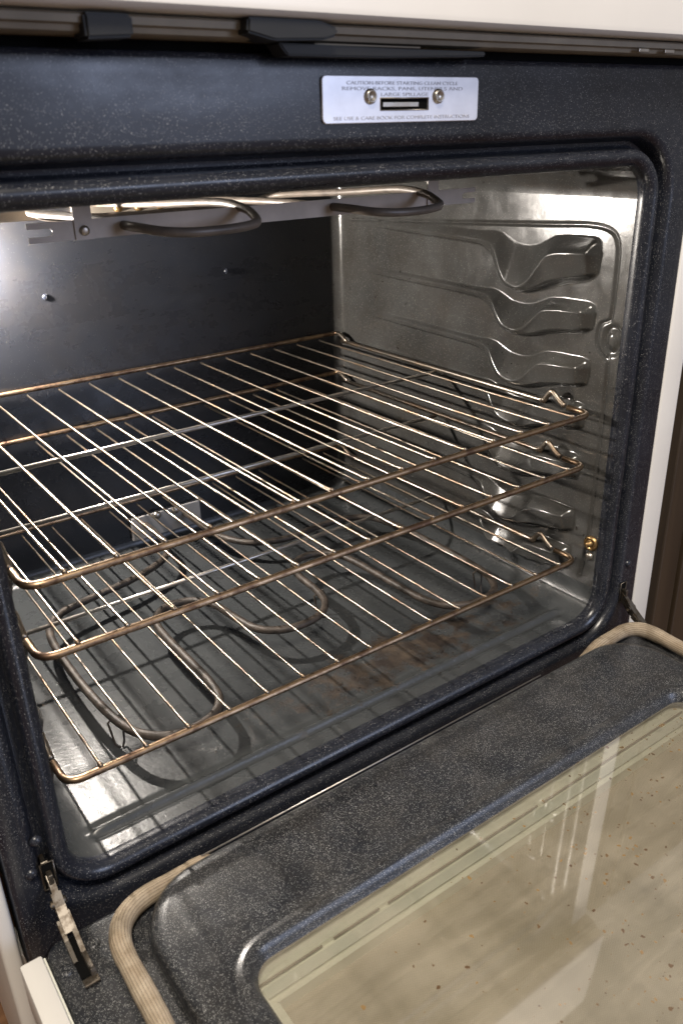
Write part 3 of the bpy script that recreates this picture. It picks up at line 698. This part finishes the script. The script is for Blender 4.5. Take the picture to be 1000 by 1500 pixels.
# hinge arms: rimmed black plate as slot shade on the face, jointed arm, claw in the door rim
for sx in (-0.3085, 0.3215):
    s = 1 if sx < 0 else -1
    h = box('hinge', sx - 0.0018, sx + 0.0018, -0.012, 0.012, 0.0180, 0.0270, 'hinge', oven, 0.0006)
    box('slot_shade_plate', sx - 0.0042, sx + 0.0042, -0.0062, -0.0050, 0.0120, 0.0340, 'gapshade', h)  # no hole here: black plate painted as the slot's inner shade
    tube('slot_rim', [(sx - 0.0044, -0.0062, 0.0110), (sx + 0.0044, -0.0062, 0.0110), (sx + 0.0044, -0.0062, 0.0345), (sx - 0.0044, -0.0062, 0.0345)], 0.0008, 'hinge', h, 6, True)
    def arm(nm, pts, w, t, dx=0):
        P = [Vector((sx + dx, y, z)) for y, z in pts]; v = []; f = []
        for i, p in enumerate(P):
            a = P[max(0, i - 1)]; b = P[min(len(P) - 1, i + 1)]; tg = (b - a).normalized(); nn = Vector((0, -tg.z, tg.y))
            for q in ((-t, -w), (t, -w), (t, w), (-t, w)): v.append(p + Vector((q[0], 0, 0)) + nn * q[1])
        for i in range(len(P) - 1):
            for k in range(4): f.append((i * 4 + k, i * 4 + (k + 1) % 4, i * 4 + 4 + (k + 1) % 4, i * 4 + 4 + k))
        f += [(0, 1, 2, 3), tuple(4 * (len(P) - 1) + k for k in (3, 2, 1, 0))]
        return mesh(nm, v, f, 'hinge', h)
    arm('hinge_arm', [(0.004, 0.0250), (-0.008, 0.0170), (-0.016, 0.0090), (-0.022, 0.0030)], 0.0042, 0.0022)
    arm('hinge_link', [(-0.014, 0.0130), (-0.021, 0.0060), (-0.029, 0.0000), (-0.036, -0.0050)], 0.0036, 0.0034, 0.0)
    arm('hinge_claw', [(-0.024, 0.0020), (-0.036, -0.0040), (-0.052, -0.0110), (-0.066, -0.0115), (-0.072, -0.0085)], 0.0028, 0.0016, 0.0030 * s)
    arm('hinge_claw', [(-0.026, -0.0020), (-0.040, -0.0080), (-0.056, -0.0120)], 0.0026, 0.0014, -0.0040 * s)
    box('claw_seat', sx - 0.0050, sx + 0.0050, -0.0760, -0.0340, DZ + 0.0002, DZ + 0.0008, 'gapshade', h)  # black sheet painted as the dark recess under the claw
    box('claw_plate', sx - 0.0052, sx + 0.0052, -0.0775, -0.0715, DZ + 0.0008, DZ + 0.0030, 'hinge', h, 0.0006)
    lathe('hinge_pin', [(0.0030, -0.0052), (0.0030, 0.0045), (0.0018, 0.0056)], 'hinge', h, 'x', (sx, -0.0190, 0.0085), 12)

# ================================================================ RACKS
RX, RYF, RYB = 0.2782, 0.0265, 0.4640
def rack(z, label):
    r = empty('oven_rack', (0, RYF, z), label=label, category='rack', group='wire racks in the oven')
    zz = z - 0.0012
    side = lambda s: [(s * RX, RYF + 0.006, 0), (s * RX, 0.060, 0.0005), (s * RX, 0.068, 0.0050), (s * RX, 0.0765, 0.0112), (s * RX, 0.0800, 0.0108), (s * RX, 0.0860, 0.0035), (s * RX, 0.0900, 0.0), (s * RX, 0.12, 0.0), (s * RX, 0.425, 0.0), (s * RX, 0.437, 0.0010), (s * RX, 0.4520, 0.0080), (s * RX, 0.4600, 0.0090)]
    rail_l = side(-1); rail_r = side(1)
    fb = [(-RX, 0.0300, 0), (-RX, RYF, 0), (RX, RYF, 0), (RX, 0.0300, 0)]
    loc = lambda p: (p[0], p[1] - RYF, p[2] - 0.0012)
    pts = fillet([(-RX, 0.056, 0), (-RX, RYF, 0), (RX, RYF, 0), (RX, 0.056, 0)], 0.0150, 8)
    tube('front_bar', [loc(p) for p in pts], 0.0029, 'rackbar', r, 12)
    for sd in (rail_l, rail_r):
        q = catmull(sd[1:], 4)
        tube('side_rail', [loc(p) for p in q], 0.0027, 'wire', r, 10)
    bp = fillet([(-RX, 0.4600, 0.0090), (-RX, RYB + 0.001, 0.0076), (RX, RYB + 0.001, 0.0076), (RX, 0.4600, 0.0090)], 0.010, 6)
    tube('back_bar', [loc(p) for p in bp], 0.0027, 'rackbar', r, 10)
    tube('cross_bar', [(-RX, 0.2560 - RYF, -0.0052), (RX, 0.2560 - RYF, -0.0052)], 0.0023, 'crossbar', r, 10)
    v, f = tube_data([(0, -0.0012, 0.0020), (0, -0.0004, 0.0024), (0, 0.0016, 0.0024), (0, 0.0034, 0.0021), (0, 0.006, 0.0019), (0, 0.10, 0.0008), (0, RYB - RYF - 0.004, 0.0006), (0, RYB - RYF, 0.0012)], lambda t: (0.0010, 0.0019, 0.0019, 0.0014, 0.00122, 0.00122, 0.00122, 0.00122)[min(7, int(round(t * 7)))], 8)
    w = mesh('wire', v, f, 'wire', r, True)
    for i in range(15):
        x = -0.2515 + 0.0359 * i
        o = w if i == 0 else w.copy()
        if i: COL.objects.link(o); o.parent = r
        o.location = (x, 0, 0)
    return r
rack(0.2275, 'topmost of the three wire oven racks, golden brown front bar')
rack(0.1722, 'middle wire oven rack, just below the topmost one')
rack(0.0642, 'lowest wire oven rack, just above the bottom heating element')

# ================================================================ SURROUNDINGS
cab = empty('cabinet', (0.40, 0, -0.33), label='brown wooden kitchen cabinet at right edge beside the oven', category='cabinet')
def cbox(nm, *a, bev=0.002): 
    o = box(nm, *a, 'cabinet', None, bev); o.parent = cab; o.matrix_parent_inverse = Matrix.Translation((-0.40, 0, 0.33)); return o
cbox('carcass', 0.4060, 0.800, 0.020, 0.60, -0.32, 0.56)
cbox('stile', 0.4050, 0.440, 0.004, 0.0195, -0.32, 0.56)
cbox('cabinet_door', 0.4420, 0.780, 0.000, 0.0195, -0.22, 0.40)
cbox('drawer_front', 0.4420, 0.780, 0.000, 0.0195, 0.405, 0.55)

gfl = mesh('floor', [(-3, -3, -0.334), (3, -3, -0.334), (3, 1.2, -0.334), (-3, 1.2, -0.334)], [(0, 1, 2, 3)], 'plank'); gfl['kind'] = 'structure'
proto = None
for i in range(10):
    for j in range(3):
        x0 = -1.15 + j * 0.46 + (i % 3) * 0.15 - 0.15; y0 = -0.25 + i * 0.085
        if proto is None:
            proto = box('plank', 0, 0.457, 0, 0.083, -0.333, -0.3300, 'plank', gfl, 0.0012); o = proto
        else:
            o = proto.copy(); COL.objects.link(o); o.parent = gfl
        o.location = (x0, y0, 0)

# burnt crumbs lying on the cavity floor round the spill
def crumbs():
    rnd = random.Random(3); v = []; f = []
    for k in range(120):
        x = rnd.gauss(0.12, 0.085); y = abs(rnd.gauss(0.050, 0.030)) + 0.017
        if abs(x) > 0.25 or abs(y - 0.0355) < 0.007: continue
        a = rnd.uniform(0, 6.28); r0 = rnd.uniform(0.0004, 0.0011) * (1.8 if rnd.random() < 0.1 else 1); n = 6; b = len(v)
        for i in range(n):
            q = a + i * 6.283 / n; rr = r0 * rnd.uniform(0.6, 1.3); v.append((x + rr * math.cos(q) * 1.5, y + rr * math.sin(q), 0.0001))
        v.append((x + rnd.uniform(-.3, .3) * r0, y, r0 * rnd.uniform(0.6, 1.2)))
        f += [(b + i, b + (i + 1) % n, b + n) for i in range(n)]
    o = mesh('crumbs', v, f, 'crumb'); o['kind'] = 'stuff'; o['label'] = 'burnt dark crumbs scattered on the oven floor near the front'; o['category'] = 'crumbs'
M['crumb'] = plain('burnt_crumb', (0.018, 0.012, 0.008), 0.8, 0, 0.5, 200, 0)
crumbs()
